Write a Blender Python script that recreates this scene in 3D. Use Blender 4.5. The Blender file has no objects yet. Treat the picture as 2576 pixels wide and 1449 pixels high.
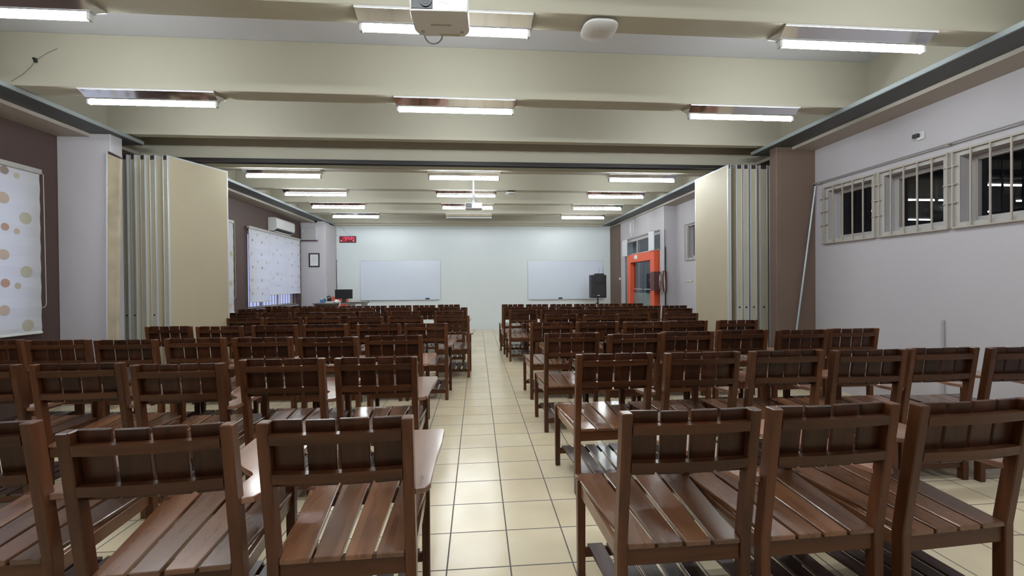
import bpy, bmesh, math, random
from mathutils import Matrix, Vector


TUBE_STRENGTH = 45.0
SKY = 0.5
EXPOSURE = 0.95
ROT = {('R3', 1): 0.09, ('R3', 0): -0.02, ('L1', 1): 0.06, ('L1', 0): 0.02, ('R1', 1): 0.03, ('R1', 2): 0.06, ('R1', 0): 0.0, ('L2', 3): 0.01, ('R2', 0): 0.02}
CHAIRS = {
    'L1': [(-1.804, 1.625), (-1.092, 1.517), (-0.494, 1.542)],
    'L2': [(-3.068, 2.863), (-2.466, 2.854), (-1.819, 2.758), (-1.254, 2.863), (-0.659, 2.845)],
    'L3': [(-4.407, 4.26), (-3.767, 4.175), (-3.14, 4.102), (-2.574, 4.136), (-1.968, 4.104), (-1.356, 4.019), (-0.78, 4.071)],
    'L4': [(-3.698, 5.458), (-3.057, 5.356), (-2.446, 5.395), (-1.857, 5.399), (-1.198, 5.317), (-0.631, 5.312)],
    'L5': [(-3.47, 6.72), (-2.905, 6.684), (-2.33, 6.679), (-1.679, 6.594), (-1.079, 6.543), (-0.385, 6.592)],
    'L6': [(-4.192, 8.043), (-3.593, 7.973), (-2.998, 7.925), (-2.432, 7.826), (-1.866, 7.914), (-1.3, 7.831), (-0.503, 7.713)],
    'L7': [(-4.7, 9.35), (-4.14, 9.53), (-3.58, 9.5), (-3.02, 9.4), (-2.46, 9.3), (-1.69, 9.2), (-1.04, 9.03), (-0.47, 9.03)],
    'L8': [(-4.705, 10.496), (-4.103, 10.423), (-3.518, 10.292), (-2.952, 10.308), (-2.386, 10.261), (-1.82, 10.314), (-1.254, 10.249), (-0.688, 10.436)],
    'R1': [(0.775, 1.508), (1.341, 1.514), (1.907, 1.501)],
    'R2': [(0.911, 2.791), (1.509, 2.771), (2.104, 2.767), (2.67, 2.722), (3.236, 2.735), (3.802, 2.698)],
    'R3': [(0.895, 4.02), (1.455, 3.87), (2.022, 3.984), (2.61, 4.035), (3.176, 3.957), (3.742, 3.99)],
    'R4': [(0.905, 5.201), (1.471, 5.176), (2.037, 5.093), (2.603, 5.141), (3.237, 5.109)],
    'R5': [(1.3, 6.56), (1.86, 6.36), (2.42, 6.5), (3.17, 6.43)],
    'R6': [(0.844, 7.855), (1.415, 7.833), (1.981, 7.703), (2.547, 7.691), (3.113, 7.725), (3.73, 7.697)],
    'R7': [(0.79, 8.7), (1.35, 8.73), (1.91, 8.67), (2.47, 8.6), (3.03, 8.61), (3.59, 8.76), (4.15, 8.73)],
    'R8': [(0.84, 10.153), (1.406, 10.043), (1.972, 9.984), (2.538, 9.951), (3.104, 9.915), (3.67, 9.919)],
}
NEAR_DOTS = [(4.965, 2.687, 0.044, 2), (5.085, 2.656, 0.031, 0), (4.948, 2.39, 0.062, 1), (5.171, 2.207, 0.067, 0), (4.962, 2.086, 0.041, 3), (5.08, 2.053, 0.031, 1), (4.945, 1.791, 0.057, 1), (5.173, 1.615, 0.064, 0), (4.956, 1.488, 0.047, 3), (5.08, 1.458, 0.035, 0), (4.942, 1.199, 0.057, 1), (5.18, 1.02, 0.064, 0)]
FAR_DOTS = [(9.984, 2.468, 0.025, 2), (10.111, 2.437, 0.015, 4), (10.409, 2.455, 0.026, 2), (10.534, 2.433, 0.016, 1), (10.202, 2.604, 0.035, 0), (10.614, 2.593, 0.031, 0), (9.947, 2.169, 0.036, 0), (10.384, 2.171, 0.037, 1), (10.209, 1.997, 0.037, 4), (10.622, 1.996, 0.038, 4), (9.982, 1.875, 0.027, 2), (10.118, 1.847, 0.017, 1), (10.408, 1.863, 0.029, 2), (10.538, 1.84, 0.016, 1), (9.958, 1.577, 0.034, 1), (10.382, 1.575, 0.035, 1), (10.194, 1.4, 0.035, 4), (10.631, 1.39, 0.036, 4), (9.972, 1.276, 0.025, 3), (10.116, 1.244, 0.015, 4), (10.402, 1.261, 0.026, 2), (10.532, 1.24, 0.018, 1), (11.168, 2.642, 0.033, 0), (11.176, 2.346, 0.021, 2), (10.939, 2.218, 0.035, 4), (11.374, 2.236, 0.034, 4), (11.45, 2.381, 0.019, 0), (11.041, 2.384, 0.016, 0), (11.19, 2.037, 0.028, 1), (10.949, 1.637, 0.035, 4), (11.368, 1.619, 0.036, 4), (11.171, 1.745, 0.024, 2), (11.04, 1.768, 0.016, 4), (11.439, 1.764, 0.019, 0), (11.206, 1.443, 0.026, 1), (12.026, 2.602, 0.025, 2), (12.176, 2.576, 0.015, 4), (12.449, 2.588, 0.024, 2), (12.018, 2.308, 0.033, 1), (12.434, 2.305, 0.034, 1), (11.843, 2.138, 0.033, 4), (12.252, 2.107, 0.031, 4), (12.028, 2.007, 0.025, 3), (12.445, 1.993, 0.024, 2), (12.001, 1.708, 0.033, 1), (12.43, 1.703, 0.034, 1), (12.249, 1.536, 0.031, 4), (12.024, 1.406, 0.025, 3), (12.428, 1.399, 0.024, 3), (11.754, 2.588, 0.02, 0)]
random.seed(7)
S = bpy.context.scene
COL = S.collection
PI = math.pi

# ------------------------------------------------------------------ room numbers (metres)
EYE = 1.4256                       # camera height
XL, XR = -5.055, 4.72              # side walls
YB, YF = 13.74, -3.0               # far (white) wall, wall behind the camera
ZB, ZS = 3.36, 3.87                # beam soffit, slab
ZSO = 3.266                        # low soffit along the side walls
TILE, GX, GY = 0.32, -0.16415, 5.35416
XD = 4.42                          # wall with the orange door

# ------------------------------------------------------------------ materials
MATS = {}

def new_mat(name):
    m = bpy.data.materials.new(name)
    m.use_nodes = True
    MATS[name] = m
    return m, m.node_tree.nodes, m.node_tree.links, m.node_tree.nodes['Principled BSDF']

def plain(name, col, rough=0.5, metal=0.0, spec=0.5, mottle=0.0, scale=6.0, bump=0.0, coat=0.0):
    m, N, L, b = new_mat(name)
    b.inputs['Base Color'].default_value = (*col, 1)
    b.inputs['Roughness'].default_value = rough
    b.inputs['Metallic'].default_value = metal
    b.inputs['Specular IOR Level'].default_value = spec
    b.inputs['Coat Weight'].default_value = coat
    b.inputs['Coat Roughness'].default_value = 0.08
    if mottle or bump:
        g = N.new('ShaderNodeNewGeometry')
        n = N.new('ShaderNodeTexNoise')
        n.inputs['Scale'].default_value = scale
        n.inputs['Detail'].default_value = 5
        L.new(g.outputs['Position'], n.inputs['Vector'])
    if mottle:
        mx = N.new('ShaderNodeMix'); mx.data_type = 'RGBA'
        mx.inputs['A'].default_value = (*[c * (1 - mottle) for c in col], 1)
        mx.inputs['B'].default_value = (*[min(1, c * (1 + mottle)) for c in col], 1)
        L.new(n.outputs['Fac'], mx.inputs['Factor'])
        L.new(mx.outputs['Result'], b.inputs['Base Color'])
    if bump:
        n2 = N.new('ShaderNodeTexNoise'); n2.inputs['Scale'].default_value = 90
        L.new(g.outputs['Position'], n2.inputs['Vector'])
        bp = N.new('ShaderNodeBump'); bp.inputs['Strength'].default_value = bump
        bp.inputs['Distance'].default_value = 0.004
        L.new(n2.outputs['Fac'], bp.inputs['Height'])
        L.new(bp.outputs['Normal'], b.inputs['Normal'])
    return m

def emit(name, col, s, base=(0.8, 0.8, 0.8)):
    m, N, L, b = new_mat(name)
    b.inputs['Base Color'].default_value = (*base, 1)
    b.inputs['Emission Color'].default_value = (*col, 1)
    b.inputs['Emission Strength'].default_value = s
    return m

def wood(name, stretch, dark, mid, light, rough=0.28, coat=0.35):
    """Varnished timber; stretch = grain direction as a scale vector in the part's own space."""
    m, N, L, b = new_mat(name)
    tc = N.new('ShaderNodeTexCoord')
    oi = N.new('ShaderNodeObjectInfo')
    ge = N.new('ShaderNodeNewGeometry')
    add = N.new('ShaderNodeVectorMath'); add.operation = 'MULTIPLY_ADD'
    cmb = N.new('ShaderNodeCombineXYZ')
    ml = N.new('ShaderNodeMath'); ml.operation = 'MULTIPLY'; ml.inputs[1].default_value = 17.0
    L.new(oi.outputs['Random'], ml.inputs[0])
    ad = N.new('ShaderNodeMath'); ad.operation = 'MULTIPLY_ADD'; ad.inputs[1].default_value = 9.0
    L.new(ge.outputs['Random Per Island'], ad.inputs[0]); L.new(ml.outputs[0], ad.inputs[2])
    for k in 'XYZ':
        L.new(ad.outputs[0], cmb.inputs[k])
    add.inputs[1].default_value = stretch
    L.new(tc.outputs['Object'], add.inputs[0]); L.new(cmb.outputs[0], add.inputs[2])
    n = N.new('ShaderNodeTexNoise'); n.inputs['Scale'].default_value = 1.0; n.inputs['Detail'].default_value = 6
    n.inputs['Distortion'].default_value = 0.6
    L.new(add.outputs[0], n.inputs['Vector'])
    r = N.new('ShaderNodeValToRGB')
    e = r.color_ramp.elements
    e[0].position = 0.28; e[0].color = (*dark, 1)
    e[1].position = 0.74; e[1].color = (*light, 1)
    k = e.new(0.5); k.color = (*mid, 1)
    L.new(n.outputs['Fac'], r.inputs['Fac'])
    # each board and each chair a little lighter or darker
    v = N.new('ShaderNodeMath'); v.operation = 'MULTIPLY_ADD'; v.inputs[1].default_value = 0.55; v.inputs[2].default_value = 0.62
    L.new(ge.outputs['Random Per Island'], v.inputs[0])
    v2 = N.new('ShaderNodeMath'); v2.operation = 'MULTIPLY_ADD'; v2.inputs[1].default_value = 0.5; v2.inputs[2].default_value = 0.78
    L.new(oi.outputs['Random'], v2.inputs[0])
    vm = N.new('ShaderNodeMath'); vm.operation = 'MULTIPLY'
    L.new(v.outputs[0], vm.inputs[0]); L.new(v2.outputs[0], vm.inputs[1])
    sc = N.new('ShaderNodeVectorMath'); sc.operation = 'SCALE'
    L.new(r.outputs['Color'], sc.inputs[0]); L.new(vm.outputs[0], sc.inputs['Scale'])
    L.new(sc.outputs[0], b.inputs['Base Color'])
    rr = N.new('ShaderNodeMath'); rr.operation = 'MULTIPLY_ADD'; rr.inputs[1].default_value = 0.18; rr.inputs[2].default_value = rough - 0.08
    L.new(n.outputs['Fac'], rr.inputs[0]); L.new(rr.outputs[0], b.inputs['Roughness'])
    b.inputs['Coat Weight'].default_value = coat
    b.inputs['Coat Roughness'].default_value = 0.12
    b.inputs['Specular IOR Level'].default_value = 0.5 if coat > 0.2 else 0.28
    bp = N.new('ShaderNodeBump'); bp.inputs['Strength'].default_value = 0.12; bp.inputs['Distance'].default_value = 0.003
    L.new(n.outputs['Fac'], bp.inputs['Height']); L.new(bp.outputs['Normal'], b.inputs['Normal'])
    return m

def tile_floor():
    m, N, L, b = new_mat('cream_floor_tile')
    g = N.new('ShaderNodeNewGeometry')
    sx = N.new('ShaderNodeSeparateXYZ'); L.new(g.outputs['Position'], sx.inputs[0])
    def M(op, a, c=None, d=None):
        n = N.new('ShaderNodeMath'); n.operation = op
        for i, v in enumerate((a, c, d)):
            if v is None: continue
            if isinstance(v, (int, float)): n.inputs[i].default_value = v
            else: L.new(v, n.inputs[i])
        return n.outputs[0]
    def cell(out, o):
        t = M('DIVIDE', M('SUBTRACT', out, o), TILE)
        f = M('FRACT', t); i = M('FLOOR', t)
        d = M('MULTIPLY', M('MINIMUM', f, M('SUBTRACT', 1.0, f)), TILE)
        return d, i
    dx, ix = cell(sx.outputs['X'], GX)
    dy, iy = cell(sx.outputs['Y'], GY)
    d = M('MINIMUM', dx, dy)
    ss = N.new('ShaderNodeMapRange'); ss.interpolation_type = 'SMOOTHSTEP'
    ss.inputs['From Min'].default_value = 0.0028; ss.inputs['From Max'].default_value = 0.0046
    L.new(d, ss.inputs['Value'])
    cm = N.new('ShaderNodeCombineXYZ'); L.new(ix, cm.inputs['X']); L.new(iy, cm.inputs['Y'])
    wn = N.new('ShaderNodeTexWhiteNoise'); wn.noise_dimensions = '2D'; L.new(cm.outputs[0], wn.inputs['Vector'])
    nz = N.new('ShaderNodeTexNoise'); nz.inputs['Scale'].default_value = 5.0; nz.inputs['Detail'].default_value = 6
    L.new(g.outputs['Position'], nz.inputs['Vector'])
    f = M('ADD', M('MULTIPLY', wn.outputs['Value'], 0.45), M('MULTIPLY', nz.outputs['Fac'], 0.75))
    r = N.new('ShaderNodeValToRGB')
    e = r.color_ramp.elements
    e[0].position = 0.15; e[0].color = (0.72, 0.585, 0.385, 1)
    e[1].position = 0.95; e[1].color = (0.82, 0.715, 0.525, 1)
    L.new(f, r.inputs['Fac'])
    mx = N.new('ShaderNodeMix'); mx.data_type = 'RGBA'
    mx.inputs['A'].default_value = (0.13, 0.115, 0.105, 1)
    L.new(ss.outputs[0], mx.inputs['Factor']); L.new(r.outputs['Color'], mx.inputs['B'])
    L.new(mx.outputs['Result'], b.inputs['Base Color'])
    rg = N.new('ShaderNodeMapRange')
    rg.inputs['To Min'].default_value = 0.7; rg.inputs['To Max'].default_value = 0.2
    L.new(ss.outputs[0], rg.inputs['Value']); L.new(rg.outputs[0], b.inputs['Roughness'])
    bp = N.new('ShaderNodeBump'); bp.inputs['Strength'].default_value = 0.5; bp.inputs['Distance'].default_value = 0.002
    L.new(ss.outputs[0], bp.inputs['Height']); L.new(bp.outputs['Normal'], b.inputs['Normal'])
    return m

def glass(name, tint=(1, 1, 1), ior=1.5, frost=0.0):
    m, N, L, b = new_mat(name)
    N.remove(b)
    out = [n for n in N if n.type == 'OUTPUT_MATERIAL'][0]
    t = N.new('ShaderNodeBsdfTransparent'); t.inputs['Color'].default_value = (*tint, 1)
    gl = N.new('ShaderNodeBsdfGlossy'); gl.inputs['Roughness'].default_value = 0.01
    fr = N.new('ShaderNodeFresnel'); fr.inputs['IOR'].default_value = ior
    mx = N.new('ShaderNodeMixShader')
    ge = N.new('ShaderNodeNewGeometry'); iv = N.new('ShaderNodeMath'); iv.operation = 'SUBTRACT'; iv.inputs[0].default_value = 1.0
    L.new(ge.outputs['Backfacing'], iv.inputs[1])
    ff = N.new('ShaderNodeMath'); ff.operation = 'MULTIPLY'
    L.new(fr.outputs[0], ff.inputs[0]); L.new(iv.outputs[0], ff.inputs[1]); L.new(ff.outputs[0], mx.inputs[0])
    L.new(gl.outputs[0], mx.inputs[2])
    if frost:
        d = N.new('ShaderNodeBsdfDiffuse'); d.inputs['Color'].default_value = (0.30, 0.36, 0.36, 1)
        m2 = N.new('ShaderNodeMixShader'); m2.inputs[0].default_value = frost
        L.new(t.outputs[0], m2.inputs[1]); L.new(d.outputs[0], m2.inputs[2]); L.new(m2.outputs[0], mx.inputs[1])
    else:
        L.new(t.outputs[0], mx.inputs[1])
    L.new(mx.outputs[0], out.inputs['Surface'])
    return m

def cloth(name, col, trans=0.35):
    m, N, L, b = new_mat(name)
    N.remove(b)
    out = [n for n in N if n.type == 'OUTPUT_MATERIAL'][0]
    d = N.new('ShaderNodeBsdfDiffuse'); d.inputs['Color'].default_value = (*col, 1)
    t = N.new('ShaderNodeBsdfTranslucent'); t.inputs['Color'].default_value = (*col, 1)
    mx = N.new('ShaderNodeMixShader'); mx.inputs[0].default_value = trans
    L.new(d.outputs[0], mx.inputs[1]); L.new(t.outputs[0], mx.inputs[2]); L.new(mx.outputs[0], out.inputs['Surface'])
    return m

def wall_paint(name, col, mottle=0.03, rough=0.6, stain=None):
    """Painted plaster with faint roller mottling and, if asked, vertical run marks."""
    return plain(name, col, rough=rough, spec=0.3, mottle=mottle, scale=2.2, bump=0.05)

tile_floor()
wall_paint('white_gloss_wall', (0.655, 0.710, 0.735), 0.025, 0.33)
wall_paint('lavender_wall', (0.520, 0.496, 0.527))
wall_paint('brown_wall', (0.100, 0.066, 0.060), 0.06)
wall_paint('brown_pillar_paint', (0.157, 0.110, 0.087), 0.06)
wall_paint('cream_beam_paint', (0.490, 0.465, 0.375))
wall_paint('white_slab_paint', (0.600, 0.605, 0.655))
wall_paint('cream_soffit_paint', (0.450, 0.410, 0.360))
plain('galvanised_steel', (0.40, 0.45, 0.47), 0.38, 0.35, mottle=0.08, scale=9)
plain('black_steel', (0.025, 0.022, 0.022), 0.5)
plain('white_enamel', (0.72, 0.72, 0.74), 0.16, 0.0, 0.6, coat=0.4)
plain('reflector_metal', (0.80, 0.80, 0.84), 0.07, 1.0)
plain('shaded_steel', (0.075, 0.08, 0.085), 0.5)
plain('white_plastic', (0.68, 0.68, 0.68), 0.38)
plain('grey_plastic', (0.40, 0.40, 0.40), 0.4)
plain('black_plastic', (0.014, 0.015, 0.018), 0.42)
plain('black_mesh', (0.02, 0.021, 0.025), 0.75)
plain('aluminium', (0.56, 0.58, 0.60), 0.35, 0.25)
plain('panel_board', (0.475, 0.410, 0.285), 0.55, mottle=0.05, scale=3)
plain('panel_core', (0.520, 0.475, 0.360), 0.6, mottle=0.12, scale=4)
plain('stained_panel', (0.44, 0.37, 0.26), 0.6, mottle=0.5, scale=4)
plain('rubber', (0.05, 0.03, 0.035), 0.7)
plain('window_frame_white', (0.450, 0.430, 0.415), 0.45, mottle=0.05)
plain('window_band', (0.450, 0.430, 0.410), 0.6, mottle=0.10, scale=7)
plain('grille_paint', (0.42, 0.37, 0.32), 0.5, mottle=0.12, scale=30)
plain('orange_paint', (0.72, 0.11, 0.045), 0.45)
plain('oxblood_box', (0.085, 0.028, 0.032), 0.42)
plain('paper', (0.75, 0.75, 0.74), 0.6)
plain('whiteboard', (0.640, 0.700, 0.810), 0.22, mottle=0.01, scale=2)
plain('navy_felt', (0.02, 0.03, 0.12), 0.7)
plain('blue_box', (0.10, 0.19, 0.34), 0.5)
plain('orange_fabric', (0.62, 0.12, 0.07), 0.7)
plain('dark_frame', (0.018, 0.02, 0.02), 0.35)
plain('cord_beige', (0.55, 0.48, 0.42), 0.6)
plain('cord_grey', (0.270, 0.270, 0.270), 0.6)
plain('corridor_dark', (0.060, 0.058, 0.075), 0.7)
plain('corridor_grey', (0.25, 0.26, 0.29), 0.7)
plain('desk_top_grey', (0.16, 0.15, 0.15), 0.4)
cloth('blind_cloth', (0.84, 0.85, 0.88))
cloth('blind_khaki', (0.660, 0.630, 0.500)); cloth('blind_tan', (0.700, 0.580, 0.470))
cloth('blind_brown', (0.430, 0.340, 0.300)); cloth('blind_rust', (0.640, 0.430, 0.340)); cloth('blind_pale', (0.760, 0.720, 0.650))
glass('window_glass'); glass('tinted_glass', (0.75, 0.82, 0.84)); glass('frosted_glass', (0.62, 0.72, 0.70), frost=0.5)
emit('lit_tube', (0.92, 0.985, 1.0), TUBE_STRENGTH)
plain('unlit_tube', (0.72, 0.73, 0.72), 0.25)
emit('red_led', (1.0, 0.06, 0.16), 0.8, (0.2, 0.01, 0.02))
emit('pink_led', (1.0, 0.30, 0.36), 0.45, (0.3, 0.1, 0.1))
emit('clock_face', (1.0, 0.0, 0.03), 0.06, (0.03, 0.003, 0.006))  # faint emission paints the digits' red bleed onto the face
plain('dark_screen', (0.010, 0.011, 0.013), 0.3)
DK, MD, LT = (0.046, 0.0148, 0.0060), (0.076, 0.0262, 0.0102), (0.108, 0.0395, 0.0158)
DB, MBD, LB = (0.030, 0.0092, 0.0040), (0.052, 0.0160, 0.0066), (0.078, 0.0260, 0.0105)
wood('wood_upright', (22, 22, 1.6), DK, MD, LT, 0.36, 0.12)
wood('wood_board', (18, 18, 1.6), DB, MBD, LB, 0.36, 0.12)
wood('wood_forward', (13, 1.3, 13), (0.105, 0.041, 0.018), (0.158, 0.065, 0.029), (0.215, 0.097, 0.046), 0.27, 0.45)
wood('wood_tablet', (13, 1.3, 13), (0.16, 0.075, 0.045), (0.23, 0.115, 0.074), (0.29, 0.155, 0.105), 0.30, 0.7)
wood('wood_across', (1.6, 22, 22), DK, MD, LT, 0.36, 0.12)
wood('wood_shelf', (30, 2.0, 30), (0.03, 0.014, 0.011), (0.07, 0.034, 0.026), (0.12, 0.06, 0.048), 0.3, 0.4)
wood('desk_wood', (2.2, 20, 20), (0.04, 0.024, 0.015), (0.09, 0.055, 0.033), (0.16, 0.10, 0.06))

# ------------------------------------------------------------------ mesh building
class MB:
    def __init__(self):
        self.bm = bmesh.new(); self.mats = []
    def mi(self, m):
        if m not in self.mats: self.mats.append(m)
        return self.mats.index(m)
    def _done(self, verts, m, mat=None, bevel=0.0, seg=1):
        fs = {f for v in verts for f in v.link_faces}
        i = self.mi(m)
        for f in fs: f.material_index = i
        if mat is not None: bmesh.ops.transform(self.bm, matrix=mat, verts=verts)
        if bevel:
            es = list({e for v in verts for e in v.link_edges})
            bmesh.ops.bevel(self.bm, geom=es, offset=bevel, segments=seg, affect='EDGES', profile=0.6, clamp_overlap=True, material=-1)
        return self
    def box(self, x0, x1, y0, y1, z0, z1, m, bevel=0.0, mat=None, seg=1):
        vs = bmesh.ops.create_cube(self.bm, size=1.0)['verts']
        for v in vs:
            v.co = Vector(((x0 + x1) / 2 + v.co.x * (x1 - x0), (y0 + y1) / 2 + v.co.y * (y1 - y0), (z0 + z1) / 2 + v.co.z * (z1 - z0)))
        return self._done(vs, m, mat, bevel, seg)
    def hexa(self, b4, t4, m, bevel=0.0):
        """Eight corners: bottom ring (counter-clockwise from above), top ring."""
        vs = [self.bm.verts.new(p) for p in list(b4) + list(t4)]
        for q in ((3, 2, 1, 0), (4, 5, 6, 7), (0, 1, 5, 4), (1, 2, 6, 5), (2, 3, 7, 6), (3, 0, 4, 7)):
            self.bm.faces.new([vs[i] for i in q])
        return self._done(vs, m, None, bevel)
    def cyl(self, p, q, r, m, n=12, r2=None, caps=True):
        p, q = Vector(p), Vector(q); d = q - p
        vs = bmesh.ops.create_cone(self.bm, cap_ends=caps, segments=n, radius1=r, radius2=r if r2 is None else r2, depth=d.length)['verts']
        rot = Vector((0, 0, 1)).rotation_difference(d.normalized()).to_matrix().to_4x4()
        return self._done(vs, m, Matrix.Translation((p + q) / 2) @ rot)
    def tube(self, pts, r, m, n=6):
        pts = [Vector(p) for p in pts]; rings = []
        for i, p in enumerate(pts):
            d = (pts[min(i + 1, len(pts) - 1)] - pts[max(i - 1, 0)]).normalized()
            a = d.orthogonal().normalized() if i == 0 else (ref - d * ref.dot(d)).normalized()
            ref = a; b = d.cross(a)
            rings.append([self.bm.verts.new(p + a * (r * math.cos(2 * PI * k / n)) + b * (r * math.sin(2 * PI * k / n))) for k in range(n)])
        for A, B in zip(rings, rings[1:]):
            for k in range(n): self.bm.faces.new((A[k], A[(k + 1) % n], B[(k + 1) % n], B[k]))
        self.bm.faces.new(rings[0][::-1]); self.bm.faces.new(rings[-1])
        return self._done([v for R in rings for v in R], m)
    def prism(self, poly, z0, z1, m, bevel=0.0, mat=None):
        a = [self.bm.verts.new((x, y, z0)) for x, y in poly]; b = [self.bm.verts.new((x, y, z1)) for x, y in poly]
        n = len(poly)
        self.bm.faces.new(a[::-1]); self.bm.faces.new(b)
        for i in range(n): self.bm.faces.new((a[i], a[(i + 1) % n], b[(i + 1) % n], b[i]))
        return self._done(a + b, m, mat, bevel)
    def lathe(self, prof, m, n=24, mat=None):
        rings = [[self.bm.verts.new((r * math.cos(2 * PI * k / n), r * math.sin(2 * PI * k / n), z)) for k in range(n)] for r, z in prof]
        for A, B in zip(rings, rings[1:]):
            for k in range(n): self.bm.faces.new((A[k], A[(k + 1) % n], B[(k + 1) % n], B[k]))
        self.bm.faces.new(rings[0][::-1]); self.bm.faces.new(rings[-1])
        return self._done([v for R in rings for v in R], m, mat)

def build(name, mb, parent=None, loc=None, smooth=False):
    bmesh.ops.recalc_face_normals(mb.bm, faces=mb.bm.faces[:])
    me = bpy.data.meshes.new(name); mb.bm.to_mesh(me); mb.bm.free()
    for m in mb.mats: me.materials.append(MATS[m])
    if smooth:
        for p in me.polygons: p.use_smooth = True
        me.set_sharp_from_angle(angle=0.7)
    o = bpy.data.objects.new(name, me); COL.objects.link(o)
    if parent: o.parent = parent
    if loc: o.location = loc
    return o

def tag(o, label, cat, group=None):
    o['label'] = label; o['category'] = cat
    if group: o['group'] = group
    return o

def root(name, loc, label=None, cat=None, group=None, rz=0.0):
    o = bpy.data.objects.new(name, None); o.empty_display_size = 0.1
    COL.objects.link(o); o.location = loc; o.rotation_euler = (0, 0, rz)
    if label: tag(o, label, cat, group)
    return o

def struct(name, mb, parent=None, **k):
    o = build(name, mb, parent, **k)
    if not parent: o['kind'] = 'structure'
    return o

def sroot(name, loc=(0, 0, 0)):
    o = root(name, loc); o['kind'] = 'structure'; return o

def copy_thing(r):
    c = r.copy(); COL.objects.link(c)
    for ch in r.children:
        d = ch.copy(); COL.objects.link(d); d.parent = c
        for g in ch.children:
            e = g.copy(); COL.objects.link(e); e.parent = d
    return c

def wall_x(name, x0, x1, y0, y1, z0, z1, holes, m):
    """Wall in the YZ plane with rectangular openings (ya, yb, za, zb)."""
    ys = sorted({y0, y1, *[h[0] for h in holes], *[h[1] for h in holes]})
    b = MB()
    for a, c in zip(ys, ys[1:]):
        hs = sorted([h for h in holes if h[0] <= a + 1e-6 and h[1] >= c - 1e-6], key=lambda h: h[2])
        z = z0
        for h in hs:
            if h[2] > z: b.box(x0, x1, a, c, z, h[2], m)
            z = h[3]
        if z < z1: b.box(x0, x1, a, c, z, z1, m)
    bmesh.ops.remove_doubles(b.bm, verts=b.bm.verts[:], dist=1e-5)
    return struct(name, b)

# ------------------------------------------------------------------ shell
struct('floor', MB().box(XL - 0.2, XR + 0.2, YF - 0.2, YB + 0.2, -0.12, 0.0, 'cream_floor_tile'))
struct('ceiling', MB().box(XL - 0.2, XR + 0.2, YF - 0.2, YB + 0.2, ZS, ZS + 0.2, 'white_slab_paint'))
struct('wall_back', MB().box(XL - 0.2, XR + 0.2, YB, YB + 0.2, 0, ZS, 'white_gloss_wall'))
struct('wall_front', MB().box(XL - 0.2, XR + 0.2, YF - 0.2, YF, 0, ZS, 'lavender_wall'))
LEFT_HOLES = [(3.3, 5.2, 1.0, 2.68), (7.2, 9.05, 1.0, 2.68), (9.92, 12.52, 0.92, 2.68)]
wall_x('wall_left', XL - 0.2, XL, YF, YB, 0, ZS, LEFT_HOLES, 'brown_wall')
RIGHT_HOLES = [(2.36, 3.06, 2.0, 2.65), (3.14, 3.824, 2.0, 2.65), (3.972, 4.604, 2.0, 2.65), (4.763, 5.398, 2.0, 2.65), (8.0, 9.30, 2.0, 2.70)]
wall_x('wall_right', XR, XR + 0.2, YF, 9.83, 0, ZS, RIGHT_HOLES, 'lavender_wall')
wall_x('wall_door', XD, XD + 0.5, 9.83, YB, 0, ZS, [(10.02, 12.62, 0.0, 2.66)], 'lavender_wall')

for (y0, y1) in ((-2.64, -2.43), (-1.22, -1.01), (0.19, 0.40), (1.61, 1.82), (3.03, 3.245), (4.45, 4.665), (7.265, 7.475), (8.74, 8.94), (10.18, 10.39), (11.62, 11.92), (13.46, 13.62)):
    struct('ceiling_beam', MB().box(XL, XR, y0, y1, ZB, ZS, 'cream_beam_paint', 0.004))
struct('ceiling_beam', MB().box(XL, XR, 5.84, 5.95, 3.385, ZS, 'cream_beam_paint', 0.004))
struct('ceiling_beam', MB().box(XL, XR, 13.62, YB, 3.30, ZS, 'cream_beam_paint', 0.004))
struct('partition_header', MB().box(XL, XR, 6.42, 6.50, 3.26, ZS, 'cream_beam_paint', 0.004))
trk = MB()
trk.box(XL, XR, 6.40, 6.44, 3.207, 3.26, 'black_steel').box(XL, XR, 6.48, 6.52, 3.207, 3.26, 'black_steel').box(XL, XR, 6.44, 6.48, 3.245, 3.26, 'black_steel')
struct('trim_1', trk)
n = 2
for side in (-1, 1):
    xi, xo, xw = ((-4.37, -4.677, XL), (4.056, 4.377, XR))[side > 0]
    a, c = sorted((xo, xw))
    struct('soffit', MB().box(a, c, YF, YB, ZSO, ZSO + 0.09, 'cream_soffit_paint'))
    for y0, y1 in ((YF, 6.05), (6.6, YB - 0.02)):
        a, c = sorted((xi, xo))
        t = MB().box(a, c, y0, y1, 3.312, ZB - 0.002, 'galvanised_steel', 0.003)
        t.box(a + 0.004, c - 0.004, y0, y1, 3.306, 3.3125, 'shaded_steel')  # underside plate: shade under the steel channel put into its dark colour
        struct('trim_%d' % n, t); n += 1
struct('ceiling_beam', MB().box(XL, -4.66, YF, YB, ZSO + 0.09, ZS, 'cream_beam_paint'))
struct('ceiling_beam', MB().box(4.36, XR, YF, YB, ZSO + 0.09, ZS, 'cream_beam_paint'))
struct('pillar', MB().box(XL, -4.45, 5.62, 5.80, 0, 3.306, 'lavender_wall', 0.006))
struct('pillar', MB().box(XL, -4.35, 12.78, YB, 0, ZSO, 'lavender_wall', 0.006))
struct('pillar', MB().box(4.145, XR, 5.63, 5.77, 0, 3.306, 'brown_pillar_paint', 0.006))
struct('pillar', MB().box(4.35, XD, 12.90, YB, 0, ZSO, 'brown_pillar_paint', 0.006))
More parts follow.
